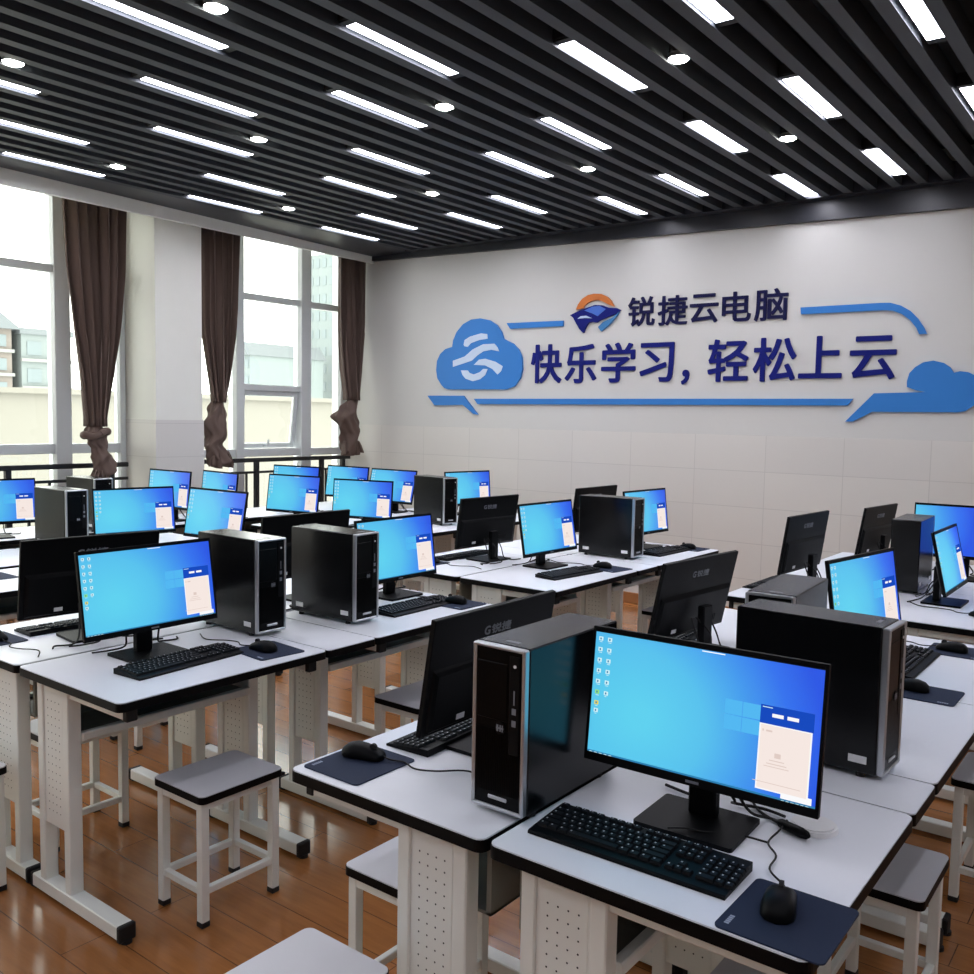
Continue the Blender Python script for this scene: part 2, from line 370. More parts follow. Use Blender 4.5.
# ceiling: black void above, grey slats hung below it, plain perimeter panels
b = MB(); b.box(-7.5, YB-0.1, 3.46, XR+0.1, L+0.1, 3.6)
for n in range(-25, 36):
    x = -2.27+0.08125+0.1625*n
    if -6.3 < x < XR-0.05: b.box(x-0.031, YB, 3.21, x+0.031, 6.80, 3.31, m=1)
struct('ceiling', b, ['plenum', 'slat'])
b = MB(); b.prism([(-6.155, YB), (-6.14, YB), (-6.27, 1.0), (-6.27, L), (-6.86, L), (-6.545, 3.0)], 3.215, 3.235); b.box(-6.30, 6.80, 3.205, XR, L, 3.33); struct('trim_4', b, 'trimdark')
b = MB(); b.prism([(-6.865, 3.17), (XR, 2.93), (XR, 3.22), (-6.865, 3.22)], L-0.045, L-0.001, 'xz'); struct('trim_5', b, 'trimdark')

# ------------------------------------------------------------------ windows
def window(name, y0, y1, mull, ztr, zbar, sash=None):
    b = MB()
    def v(a, c, d=0.05): b.box(XG-d, a, 0.42, XG+d, c, 3.38, bev=0.004)
    v(y0, y0+0.05); v(y1-0.05, y1)
    for a, c in mull: v(a, c, 0.065)
    for z0, z1 in ((0.42, 0.48), zbar, ztr, (3.30, 3.38)): b.box(XG-0.04, y0, z0, XG+0.04, y1, z1, bev=0.004)
    if sash:
        ya, yb, za, zb = sash
        b.box(XG-0.045, ya-0.02, zb-0.06, XG+0.045, yb+0.02, zb, bev=0.004)
    w = struct(name, b, 'alu')
    g = MB(); g.box(XG-0.006, y0+0.02, 0.45, XG-0.001, y1-0.02, 3.34)
    if sash:
        # leave the opening light free of the fixed pane
        g = MB()
        g.box(XG-0.006, y0+0.02, 0.45, XG-0.001, ya, 3.34); g.box(XG-0.006, yb, 0.45, XG-0.001, y1-0.02, 3.34)
        g.box(XG-0.006, ya, zb-0.03, XG-0.001, yb, 3.34); g.box(XG-0.006, ya, 0.45, XG-0.001, yb, za)
        h = zb-0.06-za
        s = MB()
        s.box(-0.02, ya+0.005, -h, 0.02, ya+0.05, 0, bev=0.003); s.box(-0.02, yb-0.05, -h, 0.02, yb-0.005, 0, bev=0.003)
        s.box(-0.02, ya+0.05, -h, 0.02, yb-0.05, -h+0.05, bev=0.003); s.box(-0.02, ya+0.05, -0.045, 0.02, yb-0.05, 0, bev=0.003)
        so = obj('opening_sash', s, 'alu', w, loc=(XG, 0, zb-0.06), rot=(0, R(7), 0)); so['kind'] = 'structure'
        p = MB(); p.box(-0.003, ya+0.04, -h+0.04, 0.003, yb-0.04, -0.03); obj('sash_glass', p, 'glass', so)
        k = MB(); k.box(0.02, (ya+yb)/2-0.05, -h+0.015, 0.035, (ya+yb)/2+0.05, -h+0.035, bev=0.003)
        k.box(0.03, (ya+yb)/2-0.012, -h+0.015, 0.045, (ya+yb)/2+0.012, -h+0.09, bev=0.004); obj('sash_handle', k, 'alu', so)
    obj('glass', g, 'glass', w)
    return w
window('window_1', 1.41, 4.37, [(2.55, 2.68), (3.75, 3.88)], (2.67, 2.73), (1.21, 1.29))
window('window_2', 4.84, L-0.001, [(5.52, 5.61), (6.33, 6.46)], (2.67, 2.73), (1.14, 1.215), (5.61, 6.33, 1.215, 1.85))
window('window_3', -2.39, 0.94, [(-1.3, -1.17), (-0.1, 0.03)], (2.67, 2.73), (1.21, 1.29))

# ------------------------------------------------------------------ outside the windows
def far_block(name, label, x0, x1, y0, y1, z1, mbody, cols, rows, zr0, roof=None, face='x', ledge=True, annex=None):
    o = thing(name, ((x0+x1)/2, (y0+y1)/2, -3.0)); tag(o, label, 'building')
    cx, cy = (x0+x1)/2, (y0+y1)/2
    b = MB(); b.box(x0-cx, y0-cy, 0, x1-cx, y1-cy, z1+3); obj('facade', b, mbody, o)
    if annex:
        b = MB(); b.box(annex[0]-cx, annex[2]-cy, 0, annex[1]-cx, annex[3]-cy, annex[4]+3); obj('side_block', b, mbody, o)
    dz = (z1-zr0)/rows; w = (y1-y0) if face == 'x' else (x1-x0); d = w/cols
    for r in range(rows):
        for c in range(cols):
            a = -w/2+d*(c+0.22); za = zr0+3+dz*(r+0.25); b = MB()
            if face == 'x': b.box(x1-cx-0.05, a, za, x1-cx+0.03, a+d*0.56, za+dz*0.5)
            else: b.box(a, y0-cy-0.03, za, a+d*0.56, y0-cy+0.05, za+dz*0.5)
            obj('window', b, 'paneband', o)
        if ledge:
            b = MB(); b.box(x1-cx, y0-cy-0.05, zr0+3+dz*r, x1-cx+0.15, y1-cy+0.05, zr0+3+dz*r+0.14); obj('ledge', b, 'ledge', o)
    if roof == 'gable':
        b = MB()
        if face == 'x': b.prism([(y0-cy-0.3, z1+3), (y1-cy+0.3, z1+3), (-0.1, z1+4.1)], x0-cx-0.2, x1-cx+0.3, 'yz')
        else: b.prism([(x0-cx-0.1, z1+3), (x1-cx+0.1, z1+3), (0, z1+3.7)], y0-cy-0.2, y1-cy+0.2, 'xz')
        obj('roof', b, 'roofm', o)
    elif roof:
        b = MB(); b.box(x0-cx-0.1, y0-cy-0.1, z1+3, x1-cx+0.12, y1-cy+0.1, z1+3.25); obj('roof', b, 'roofm', o)
    return o
far_block('apartment_building', 'haze-paled brick apartment house with white ledges outside the left window', -43, -40, 16.6, 18.7, 4.9, 'brick', 2, 4, 0.9, 'gable')
far_block('apartment_building', 'haze-paled grey flats with wide glazing right of the brick house outside', -43, -40, 19.1, 21.3, 4.75, 'facade', 2, 3, 1.2, 'flat')
far_block('office_tower', 'hazy tall office tower seen through the far window panes', -40.9, -37.6, 36, 42, 10.6, 'facade2', 6, 8, 2.6, None, 'y', False, (-42.3, -40.95, 36.3, 41, 8.7))
far_block('office_tower', 'small hazy gabled house beside the tower outside', -39.6, -38.5, 30, 35, 4.5, 'facade2', 2, 2, 2.8, 'gable', 'y', False)
b = MB(); b.box(-14.4, -6, -3, -14, 22, 1.80); b.box(-14.5, -6, 1.80, -13.9, 22, 1.88)
o = obj('boundary_wall', b, 'parapet'); o['kind'] = 'structure'

# ------------------------------------------------------------------ ceiling lights
HS = 0.68
def make_strip():
    t = thing('ceiling_light')
    b = MB(); b.box(-0.048, -HS/2-0.05, 0.004, 0.048, HS/2+0.05, 0.06, bev=0.003); obj('housing', b, 'plenum', t)
    b = MB(); b.box(-0.042, -HS/2, 0, 0.042, HS/2, 0.006); obj('diffuser', b, 'diff', t)
    for s in (-1, 1):
        b = MB(); y = s*(HS/2+0.025); b.box(-0.047, y-0.022, -0.002, 0.047, y+0.022, 0.02, bev=0.003); obj('end_cap', b, 'plastic_gloss', t)
    return t
strip = make_strip()
ROWS = [(-6.17, (2.85, 4.23, 5.60)), (-5.52, (2.37, 3.92, 5.41)), (-4.87, (1.74, 3.11, 4.44, 5.78)), (-4.215, (2.62, 4.07, 5.51)),
        (-3.565, (1.94, 3.30, 4.60, 5.97)), (-2.91, (2.78, 4.25, 5.66)), (-2.275, (3.46, 4.76, 6.09)), (-1.62, (2.96, 4.42, 5.83)), (-0.955, (3.64, 5.02))]
for i, (x, ys) in enumerate(ROWS):
    for j, y in enumerate(sorted(ys, reverse=True)):
        place(strip, (x, y+0.368, 3.224), 0, 'lit white strip light, %s row in from the windows, %s from the lettered wall' % (ORD[i+1], ORD[j+1]), 'ceiling light', 'strip lights between the ceiling slats')
for x in (-5.52, -4.22, -2.92, -1.62, -0.32, 0.98, 2.28):  # unseen extra fixtures, added to light the foreground desks
    for y in (0.75, -0.8, -2.3):
        place(strip, (x, y, 3.224), 0, 'unseen strip light added over the rear of the room to light the foreground', 'ceiling light', 'unseen strip lights added over the rear of the room')
for x in (0.33, 1.63):  # more fixtures added out of view, for even light on the desks
    for y in (2.3, 3.9, 5.5):
        place(strip, (x, y, 3.224), 0, 'unseen strip light added over the right of the room to light the desks', 'ceiling light', 'unseen strip lights added over the right of the room')
def make_spot():
    t = thing('ceiling_downlight')
    ring = [[(r*math.cos(2*PI*k/28), r*math.sin(2*PI*k/28), z) for k in range(28)] for r, z in ((0.050, 0.02), (0.050, 0.0), (0.047, -0.001), (0.046, 0.01))]
    b = MB(); b.rings(ring, cap=False); obj('trim_ring', b, 'silver', t, smooth=40)
    b = MB(); b.rings([[(r*math.cos(2*PI*k/28), r*math.sin(2*PI*k/28), z) for k in range(28)] for r, z in ((0.046, 0.006), (0.045, -0.003), (0.037, -0.008), (0.022, -0.011), (0.004, -0.012))]); obj('lens', b, 'spot', t, smooth=60)
    b = MB(); b.cyl((0, 0, 0.012), 0.045, 0.1, 20); obj('can', b, 'plenum', t, smooth=40)
    return t
spot = make_spot()
SP = [(-5.845, (3.46, 4.94)), (-4.545, (2.16, 3.61, 5.2)), (-3.245, (2.36, 3.80, 5.26)), (-1.945, (3.91, 5.34))]
for i, (x, ys) in enumerate(SP):
    for j, y in enumerate(sorted(ys, reverse=True)):
        place(spot, (x, y, 3.216), 0, 'round glowing downlight between slats, %s spot row from the windows, %s from the lettered wall' % (ORD[i+1], ORD[j+1]), 'downlight', 'downlights between the ceiling slats')

# ------------------------------------------------------------------ curtains
def make_curtain(prof, knot, tail, label, seed):
    t = thing('curtain', (-6.98, 0, 0)); tag(t, label, 'curtain', 'knotted curtains at the windows')
    b = MB(); n = 64; rg = []
    zs = [prof[0][0]+(prof[-1][0]-prof[0][0])*k/26 for k in range(27)]
    rnd = random.Random(seed); ph = [rnd.uniform(0, 6.28) for _ in range(4)]
    for z in zs:
        for (za, la, ra), (zb, lb, rb) in zip(prof, prof[1:]):
            if zb <= z <= za+1e-6:
                q2 = (za-z)/(za-zb)
                l = la+(lb-la)*q2; r = ra+(rb-ra)*q2; break
        w = r-l; f = (prof[0][0]-z)/(prof[0][0]-prof[-1][0])
        row = []
        for k in range(n+1):
            s = k/n
            amp = 0.030+0.02*f
            wob = math.sin(2*PI*6.5*s+ph[0]+0.4*f)*amp + math.sin(2*PI*11*s+ph[1]+f)*0.010 + math.sin(2*PI*2.2*s+ph[2])*0.018
            bulge = 0.06*f*math.sin(PI*s)
            row.append((wob+bulge, l+w*s+0.006*math.sin(2*PI*13*s+ph[3]), z))
        rg.append(row)
    b.rings(rg, closed=False)
    d = obj('drape', b, 'cloth', t, smooth=80)
    so = d.modifiers.new('thickness', 'SOLIDIFY'); so.thickness = 0.006
    # knot: twisted folds
    b = MB(); rg = []; N = 72; K = 44
    for k in range(K+1):
        f = k/K; z = knot[0][0]+(knot[-1][0]-knot[0][0])*f
        for (za, ca, wa), (zb, cb, wb) in zip(knot, knot[1:]):
            if zb-1e-6 <= z <= za+1e-6:
                q = (za-z)/(za-zb); q = q*q*(3-2*q); cy = ca+(cb-ca)*q; w = wa+(wb-wa)*q; break
        row = []
        for i in range(N):
            a = 2*PI*i/N
            tw = a*3+f*13+ph[1]
            rr = 0.5*w*(0.82+0.22*(1-abs(math.sin(tw*0.5))*1.6)+0.06*math.sin(a*7-f*9+ph[2])+0.05*math.sin(a*2+f*14+ph[0]))
            rr *= 1 if 0 < k < K else 0.5
            row.append((0.72*rr*math.cos(a)+0.03, cy+rr*math.sin(a), z))
        rg.append(row)
    b.rings(rg); kb = obj('knot', b, 'cloth', t, smooth=80)
    for zc, cy, w, tilt in tail['wraps']:
        b = MB(); pts = []
        for i in range(25):
            a = 2*PI*i/24
            pts.append((0.03+0.44*w*math.cos(a), cy+0.56*w*math.sin(a), zc+tilt*math.sin(a)+0.012*math.sin(3*a)))
        b.tube(pts, 0.028, 10); obj('knot_wrap', b, 'cloth', t, smooth=80)
    b = MB(); rg = []
    z0, c0, w0, z1, c1, w1 = tail['end']
    for k in range(13):
        f = k/12; z = z0+(z1-z0)*f; cy = c0+(c1-c0)*f; w = w0+(w1-w0)*math.sin(f*PI/2)
        rg.append([(0.035+0.035*math.sin(2*PI*4*s/48+ph[0])*(0.4+f)+0.02*math.cos(2*PI*9*s/48), cy+w*(s/48-0.5), z+0.015*math.sin(2*PI*2*s/48+ph[2])*f) for s in range(49)])
    b.rings(rg, closed=False); tl = obj('tail', b, 'cloth', t, smooth=80)
    so = tl.modifiers.new('thickness', 'SOLIDIFY'); so.thickness = 0.012
    return t
make_curtain([(3.36, 3.65, 4.23), (2.68, 3.68, 4.20), (2.2, 3.74, 4.14), (1.85, 3.79, 4.06), (1.44, 3.83, 3.97)],
             [(1.46, 3.90, 0.13), (1.40, 3.89, 0.19), (1.31, 3.90, 0.17), (1.26, 3.93, 0.14), (1.20, 3.95, 0.20), (1.08, 3.96, 0.21), (1.02, 3.94, 0.12)],
             {'wraps': [(1.385, 3.895, 0.17, 0.02)], 'end': (1.10, 3.92, 0.10, 0.93, 3.89, 0.17)}, 'taupe curtain knotted low, hanging between the left window and the pillar', 1)
make_curtain([(3.36, 4.88, 5.32), (2.5, 4.89, 5.28), (2.26, 4.90, 5.25), (1.95, 4.95, 5.19), (1.66, 5.00, 5.12)],
             [(1.68, 5.06, 0.13), (1.58, 5.04, 0.20), (1.47, 5.02, 0.24), (1.36, 5.05, 0.25), (1.27, 5.00, 0.21), (1.20, 5.04, 0.22), (1.12, 5.08, 0.26), (1.08, 5.08, 0.20)],
             {'wraps': [], 'end': (1.22, 5.07, 0.18, 1.08, 5.09, 0.27)}, 'taupe curtain with a long knot, hanging just right of the pillar', 2)
make_curtain([(3.36, 6.55, 6.935), (2.5, 6.56, 6.91), (2.3, 6.57, 6.88), (2.0, 6.60, 6.84), (1.72, 6.66, 6.79)],
             [(1.74, 6.72, 0.13), (1.64, 6.68, 0.24), (1.54, 6.62, 0.33), (1.45, 6.66, 0.29), (1.36, 6.70, 0.25), (1.28, 6.69, 0.24), (1.20, 6.69, 0.25), (1.14, 6.69, 0.18)],
             {'wraps': [], 'end': (1.30, 6.69, 0.2, 1.16, 6.70, 0.26)}, 'taupe curtain with a side-bulging knot, in the corner by the lettered wall', 3)

# ------------------------------------------------------------------ railings in front of the windows
def railing(y0, y1, posts, label):
    t = thing('window_railing', (-7.17, (y0+y1)/2, 0)); tag(t, label, 'railing', 'black railings along the windows'); yc = (y0+y1)/2
    b = MB(); b.box(-0.022, y0-yc, 1.095, 0.022, y1-yc, 1.135, bev=0.006); obj('top_rail', b, 'rail', t)
    for z in (0.985, 0.13):
        b = MB(); b.box(-0.014, y0-yc, z, 0.014, y1-yc, z+0.024, bev=0.004); obj('lower_rail', b, 'rail', t)
    for y in posts:
        b = MB(); b.box(-0.022, y-yc-0.022, 0, 0.022, y-yc+0.022, 1.10, bev=0.004); obj('post', b, 'rail', t)
    n = int((y1-y0)/0.165)
    for k in range(1, n):
        y = y0+(y1-y0)*k/n
        if min(abs(y-p) for p in posts) < 0.06: continue
        b = MB(); b.box(-0.009, y-yc-0.009, 0.14, 0.009, y-yc+0.009, 0.99); obj('baluster', b, 'rail', t)
railing(1.43, 4.30, (1.6, 2.45, 3.3, 4.15), 'black metal railing across the left window, ending at the pillar')
railing(4.86, 6.90, (4.95, 5.66, 6.50, 6.80), 'black metal railing across the far window, right of the pillar')

# ------------------------------------------------------------------ raised lettering and emblems on the wall
def poly_part(name, pts, m, parent, y1=L-0.02, y0=L-0.0005):
    b = MB(); b.prism(pts, y1, y0, 'xz'); return obj(name, b, m, parent)
sg = thing('wall_sign', (-3.15, L, 2.36)); tag(sg, 'raised dark navy upper line of five Chinese characters on the wall', 'wall sign', 'raised lettering on the end wall')
def put_line(root, items, m, off):
    for c, x0, z0, x1, z1 in items:
        me = fit_text(c, m, x0-root.location.x, z0-root.location.z, x1-root.location.x, z1-root.location.z, -0.008, 0.014, off)
        obj('character', me, m, root)
put_line(sg, LINE1, 'darknavy', 0.0038)
s2 = thing('wall_sign', (-3.25, L, 1.89)); tag(s2, 'raised blue slogan line of eight larger Chinese characters and a comma', 'wall sign', 'raised lettering on the end wall')
put_line(s2, LINE2, 'navy', 0.0065)
em = thing('wall_emblem', (-4.17, L, 2.33)); tag(em, 'round sun and wave emblem left of the upper characters', 'wall emblem', 'raised emblems on the end wall')
def at0(pts, r): return [(x-r.location.x, z-r.location.z) for x, z in pts]
def ep(name, pts, m, root, d): poly_part(name, at0(pts, root), m, root, -d, -0.0005)
ep('sun_arc', ARC, 'orange', em, 0.018); ep('dark_wave', WAVE, 'navy', em, 0.022); ep('bright_wave', WAVE2, 'midblue', em, 0.025); ep('teal_wave', WAVE3, 'teal', em, 0.020); ep('pale_wave', WAVE4, 'lightblue', em, 0.025)
ce = thing('wall_emblem', (-5.45, L, 1.84)); tag(ce, 'blue cloud emblem with pale brush strokes, left of the slogan', 'wall emblem', 'raised emblems on the end wall')
ep('cloud', CLOUD, 'blue', ce, 0.02)
for p in (ST1, ST2, ST3, ST4): ep('brush_stroke', p, 'lightblue', ce, 0.024)
for nm, pts, lab in (('wall_bar', BAR_TL, 'short blue bar between the cloud emblem and the sun emblem'), ('wall_bar', TAIL_L, 'blue speech-bubble corner piece under the cloud emblem'),
                     ('wall_bar', BAR_B, 'long straight blue bar running under the slogan'), ('wall_bar', BAR_TR, 'blue bar curving down at its end, right of the upper characters'),
                     ('wall_emblem', CLOUD_R, 'blue cloud with a pointed tail, right of the slogan')):
    b = MB(); cx = sum(p[0] for p in pts)/len(pts); cz = sum(p[1] for p in pts)/len(pts)
    b.prism([(x-cx, z-cz) for x, z in pts], -0.02, -0.0005, 'xz')
    o = obj(nm, b, 'blue', loc=(cx, L, cz)); tag(o, lab, 'wall emblem' if nm == 'wall_emblem' else 'wall bar', 'raised emblems on the end wall' if nm == 'wall_emblem' else 'raised bars on the end wall')

# ------------------------------------------------------------------ desks (local: back edge x=0, user side +x, length along y from 0)
DW = 0.597
def slab(b, x0, y0, x1, y1, z0, z1, r):
    b.prism(rrect(x0, y0, x1, y1, r), z0, z1-0.003, m=1)
    b.prism(rrect(x0+0.0015, y0+0.0015, x1-0.0015, y1-0.0015, r), z1-0.003, z1, m=0)
_desk = {}
def make_desk(Ln, DW):
    t = thing('computer_desk')
    b = MB(); slab(b, 0.0, 0.002, DW, Ln-0.002, 0.722, 0.75, 0.02); obj('tabletop', b, ['laminate', 'edge'], t)
    for i, y in enumerate((0.055, Ln-0.055)):
        s = MB()
        s.box(0.062, y-0.022, 0.05, 0.096, y+0.022, 0.722, bev=0.003)
        s.box(0.218, y-0.022, 0.05, 0.253, y+0.022, 0.722, bev=0.003)
        sf = obj('side_frame', s, 'frame', t)
        p = MB(); p.box(0.095, y-0.016, 0.25, 0.219, y+0.016, 0.715, bev=0.002)
        p.box(0.102, y-0.0175, 0.262, 0.212, y+0.0175, 0.70, bev=0.001)
        for sd in (-1, 1):
            for c in range(4):
                for r in range(15):
                    px = 0.1225+0.0232*c; pz = 0.30+0.0255*r
                    yy = y+sd*0.0180
                    pts = [(px+0.0023*math.cos(2*PI*k/6), yy, pz+0.0023*math.sin(2*PI*k/6)) for k in range(6)]
                    p.quad(pts if sd < 0 else pts[::-1], 1)
        obj('perforated_panel', p, ['frame', 'hole'], sf)
        a = MB(); a.box(0.253, y-0.016, 0.684, DW-0.042, y+0.016, 0.722, bev=0.003); obj('top_arm', a, 'frame', sf)
        c = MB(); c.box(DW-0.042, y-0.018, 0.682, DW-0.019, y+0.018, 0.7215, bev=0.003); obj('arm_cap', c, 'rubber', sf)
        f = MB(); f.box(0.008, y-0.026, 0.012, 0.535, y+0.026, 0.055, bev=0.003); obj('foot', f, 'frame', sf)
        for x0, x1 in ((0.003, 0.02), (0.522, 0.540)):
            g = MB(); g.box(x0, y-0.028, 0.006, x1, y+0.028, 0.057, bev=0.004); g.cyl((0.5*(x0+x1), y, 0.0), 0.017, 0.012, 14); obj('foot_cap', g, 'rubber', sf)
    s = MB()
    s.box(0.03, 0.077, 0.552, 0.25, Ln-0.077, 0.559); s.box(0.03, 0.077, 0.552, 0.042, Ln-0.077, 0.72)
    sh = obj('book_shelf', s, 'shelf', t)
    s = MB(); s.box(0.238, 0.077, 0.543, 0.264, Ln-0.077, 0.570, bev=0.003); obj('front_bar', s, 'frame', sh)
    k = MB(); k.cyl((0.50, Ln*0.5, 0.700), 0.022, 0.022, 18); obj('cable_grommet', k, 'rubber', t, smooth=40)
    return t
def make_ext(Ln, DW):
    t = thing('desk_extension')
    b = MB(); slab(b, 0.0, 0.002, DW, Ln-0.002, 0.722, 0.75, 0.012); obj('tabletop', b, ['laminate', 'edge'], t)
    b = MB(); b.box(0.10, -0.03, 0.70, 0.14, Ln+0.03, 0.7215, bev=0.002); b.box(0.40, -0.03, 0.70, 0.44, Ln+0.03, 0.7215, bev=0.002); obj('joining_bracket', b, 'frame', t)
    return t
def desk(xc, side, y0, Ln, label, ext=False):
    w = (0.625 if side > 0 else 0.572) if xc == F else DW
    k = (ext, round(Ln, 3), w)
    if k not in _desk: _desk[k] = (make_ext if ext else make_desk)(Ln, w)
    x = xc+(0.006 if xc > -4 or side > 0 else 0.07)*side
    loc, rz = ((x, y0, 0), 0) if side > 0 else ((x, y0+Ln, 0), PI)
    return place(_desk[k], loc, rz, label, 'desk extension' if ext else 'desk', 'narrow extension tops between the desks' if ext else 'white computer desks')

F, LB, RB, WB = -1.043, -2.950, -1.12, -4.80
FS = [(1.37, 0.685, 0), (2.055, 0.209, 1), (2.264, 0.73, 0), (2.994, 0.836, 0)]
desk(F, -1, *FS[0][:2], 'front bench desk carrying the nearest left keyboard and the upright front tower')
desk(F, 1, *FS[0][:2], 'nearest white desk, under the large front monitor facing us')
desk(F, -1, *FS[1][:2], 'narrow white top behind the front tower, on the left of the front bench', True)
desk(F, 1, *FS[1][:2], 'narrow white top under the wide black tower on the front bench', True)
desk(F, -1, *FS[2][:2], 'front bench desk behind the front tower, its corner hidden by the front monitor')
desk(F, 1, *FS[2][:2], 'white desk just behind the wide black tower of the front bench')
desk(F, -1, *FS[3][:2], 'far left desk of the front bench, under a black monitor back')
desk(F, 1, *FS[3][:2], 'far right desk of the front bench, with the farther of its mouse pads')
LS = [(1.37, 0.795, 0), (2.165, 0.24, 1), (2.405, 0.785, 0)]
desk(LB, -1, *LS[0][:2], 'left bench desk at the picture edge, under the large black monitor back')
desk(LB, 1, *LS[0][:2], 'left bench desk with the stool pulled out before it')
desk(LB, -1, *LS[1][:2], 'narrow white top on the window side of the left bench', True)
desk(LB, 1, *LS[1][:2], 'narrow white top between the two towers of the left bench', True)
desk(LB, -1, *LS[2][:2], 'far desk on the window side of the left bench')
desk(LB, 1, *LS[2][:2], 'far desk of the left bench, carrying the right tower and its keyboard')
SS = [(3.61, 0.83, 0), (4.44, 0.24, 1), (4.68, 0.855, 0)]
desk(LB, -1, *SS[0][:2], 'middle bench desk under the black monitor back with a post')
desk(LB, 1, *SS[0][:2], 'middle bench desk under the blue screen left of the middle tower')
desk(LB, -1, *SS[1][:2], 'narrow white top behind the middle tower', True)
desk(LB, 1, *SS[1][:2], 'narrow white top under the front of the middle tower', True)
desk(LB, -1, *SS[2][:2], 'far desk of the middle bench on the window side')
desk(LB, 1, *SS[2][:2], 'far desk of the middle bench, its rounded corner nearest the tiled wall')
RS = [(4.11, 0.83, 0), (4.94, 0.24, 1), (5.18, 0.855, 0)]
desk(RB, -1, *RS[0][:2], 'right back bench desk behind the small tower top, left side')
desk(RB, 1, *RS[0][:2], 'right back bench desk under the tilted screen at the right picture edge')
desk(RB, -1, *RS[1][:2], 'narrow white top on the left of the right back bench', True)
desk(RB, 1, *RS[1][:2], 'narrow white top by the dark tower on the right back bench', True)
desk(RB, -1, *RS[2][:2], 'last desk of the right back bench, left side, nearest the wall')
desk(RB, 1, *RS[2][:2], 'last desk of the right back bench, right side, nearest the wall')
WS = [(1.75, 0.795, 0), (2.545, 0.24, 1), (2.785, 0.80, 0)]
desk(WB, -1, *WS[0][:2], 'window-side bench desk at the left picture edge, away from us')
desk(WB, 1, *WS[0][:2], 'window-side bench desk at the left picture edge with a blue mat')
desk(WB, -1, *WS[1][:2], 'narrow white top under the greyish tower, window side', True)
desk(WB, 1, *WS[1][:2], 'narrow white top in front of the greyish tower', True)
desk(WB, -1, *WS[2][:2], 'window-side bench desk under the wide screen beside the greyish tower')
desk(WB, 1, *WS[2][:2], 'window-side bench desk under the screen behind the first left bench tower')
W2 = [(4.25, 0.95, 0), (5.20, 0.24, 1), (5.44, 0.95, 0)]
desk(WB, -1, *W2[0][:2], 'far window-side bench desk, nearer half, on the window side')
desk(WB, 1, *W2[0][:2], 'far window-side bench desk, nearer half, on the room side')
desk(WB, -1, *W2[1][:2], 'narrow white top beside the far tower, window side', True)
desk(WB, 1, *W2[1][:2], 'narrow white top under the far tower before the tiled wall', True)
desk(WB, -1, *W2[2][:2], 'last window-side bench desk by the lettered wall, window side')
desk(WB, 1, *W2[2][:2], 'last window-side bench desk by the lettered wall, room side')
for i, y in enumerate((2.40, 3.32, 4.24, 5.16)):
    desk(-6.42, 1, y, 0.92, 'white desk in the single row by the window railing, %s from the lettered wall' % ORD[4-i])

# ------------------------------------------------------------------ stools
def make_stool():
    t = thing('stool')
    b = MB(); slab(b, -0.13, -0.158, 0.13, 0.158, 0.395, 0.42, 0.02); obj('seat', b, ['seat', 'edge'], t)
    b = MB()
    for s in (-1, 1):
        b.box(-0.10, s*0.135-0.012, 0.368, 0.10, s*0.135+0.012, 0.395); b.box(s*0.10-0.012, -0.135, 0.368, s*0.10+0.012, 0.135, 0.395)
    obj('seat_frame', b, 'frame', t)
    for sx in (-1, 1):
        for sy in (-1, 1):
            b = MB(); x, y = sx*0.103, sy*0.135
            b.box(x-0.014, y-0.014, 0.012, x+0.014, y+0.014, 0.395, bev=0.002); lg = obj('leg', b, 'frame', t)
            b = MB(); b.box(x-0.0155, y-0.0155, 0, x+0.0155, y+0.0155, 0.02, bev=0.003); obj('leg_cap', b, 'rubber', lg)
    for s in (-1, 1):
        b = MB(); b.box(-0.09, s*0.135-0.010, 0.10, 0.09, s*0.135+0.010, 0.122, bev=0.002); obj('stretcher', b, 'frame', t)
        b = MB(); b.box(s*0.103-0.010, -0.122, 0.10, s*0.103+0.010, 0.122, 0.122, bev=0.002); obj('stretcher', b, 'frame', t)
    return t
stool = make_stool()
for x, y, a, lab in [
    (-2.413, 1.755, 0, 'stool standing clear in front of the left bench, seen whole'),
    (-3.225, 1.705, 0, 'stool under the far side of the left bench, seen past the side panel'),
    (-3.105, 1.195, 0, 'stool cut by the left picture edge, beside the desk foot'),
    (-1.535, 1.745, 0, 'stool half under the left side of the front bench, behind a perforated panel'),
    (-1.385, 1.185, 0, 'stool at the bottom picture edge, only its white seat showing'),
    (-2.475, 2.805, 0, 'stool behind the front black monitor back, at the far desk of the left bench'),
    (-0.570, 2.505, 0, 'stool half under the right edge of the front bench, second from us on that side'),
    (-0.425, 3.42, 0, 'stool at the right picture edge, beyond the wide black tower'),
    (-2.455, 5.09, 0, 'stool under the middle bench, seen beside a black monitor back'),
    (-5.745+1.845, 2.45, 0, 'stool between window-side bench and left bench, at the left picture edge'),
    (-0.60, 1.72, 0, 'stool under the nearest desk, only legs showing below the front monitor'),
]:
    place(stool, (x, y, 0), R(a), lab, 'stool', 'white metal stools with laminate seats')

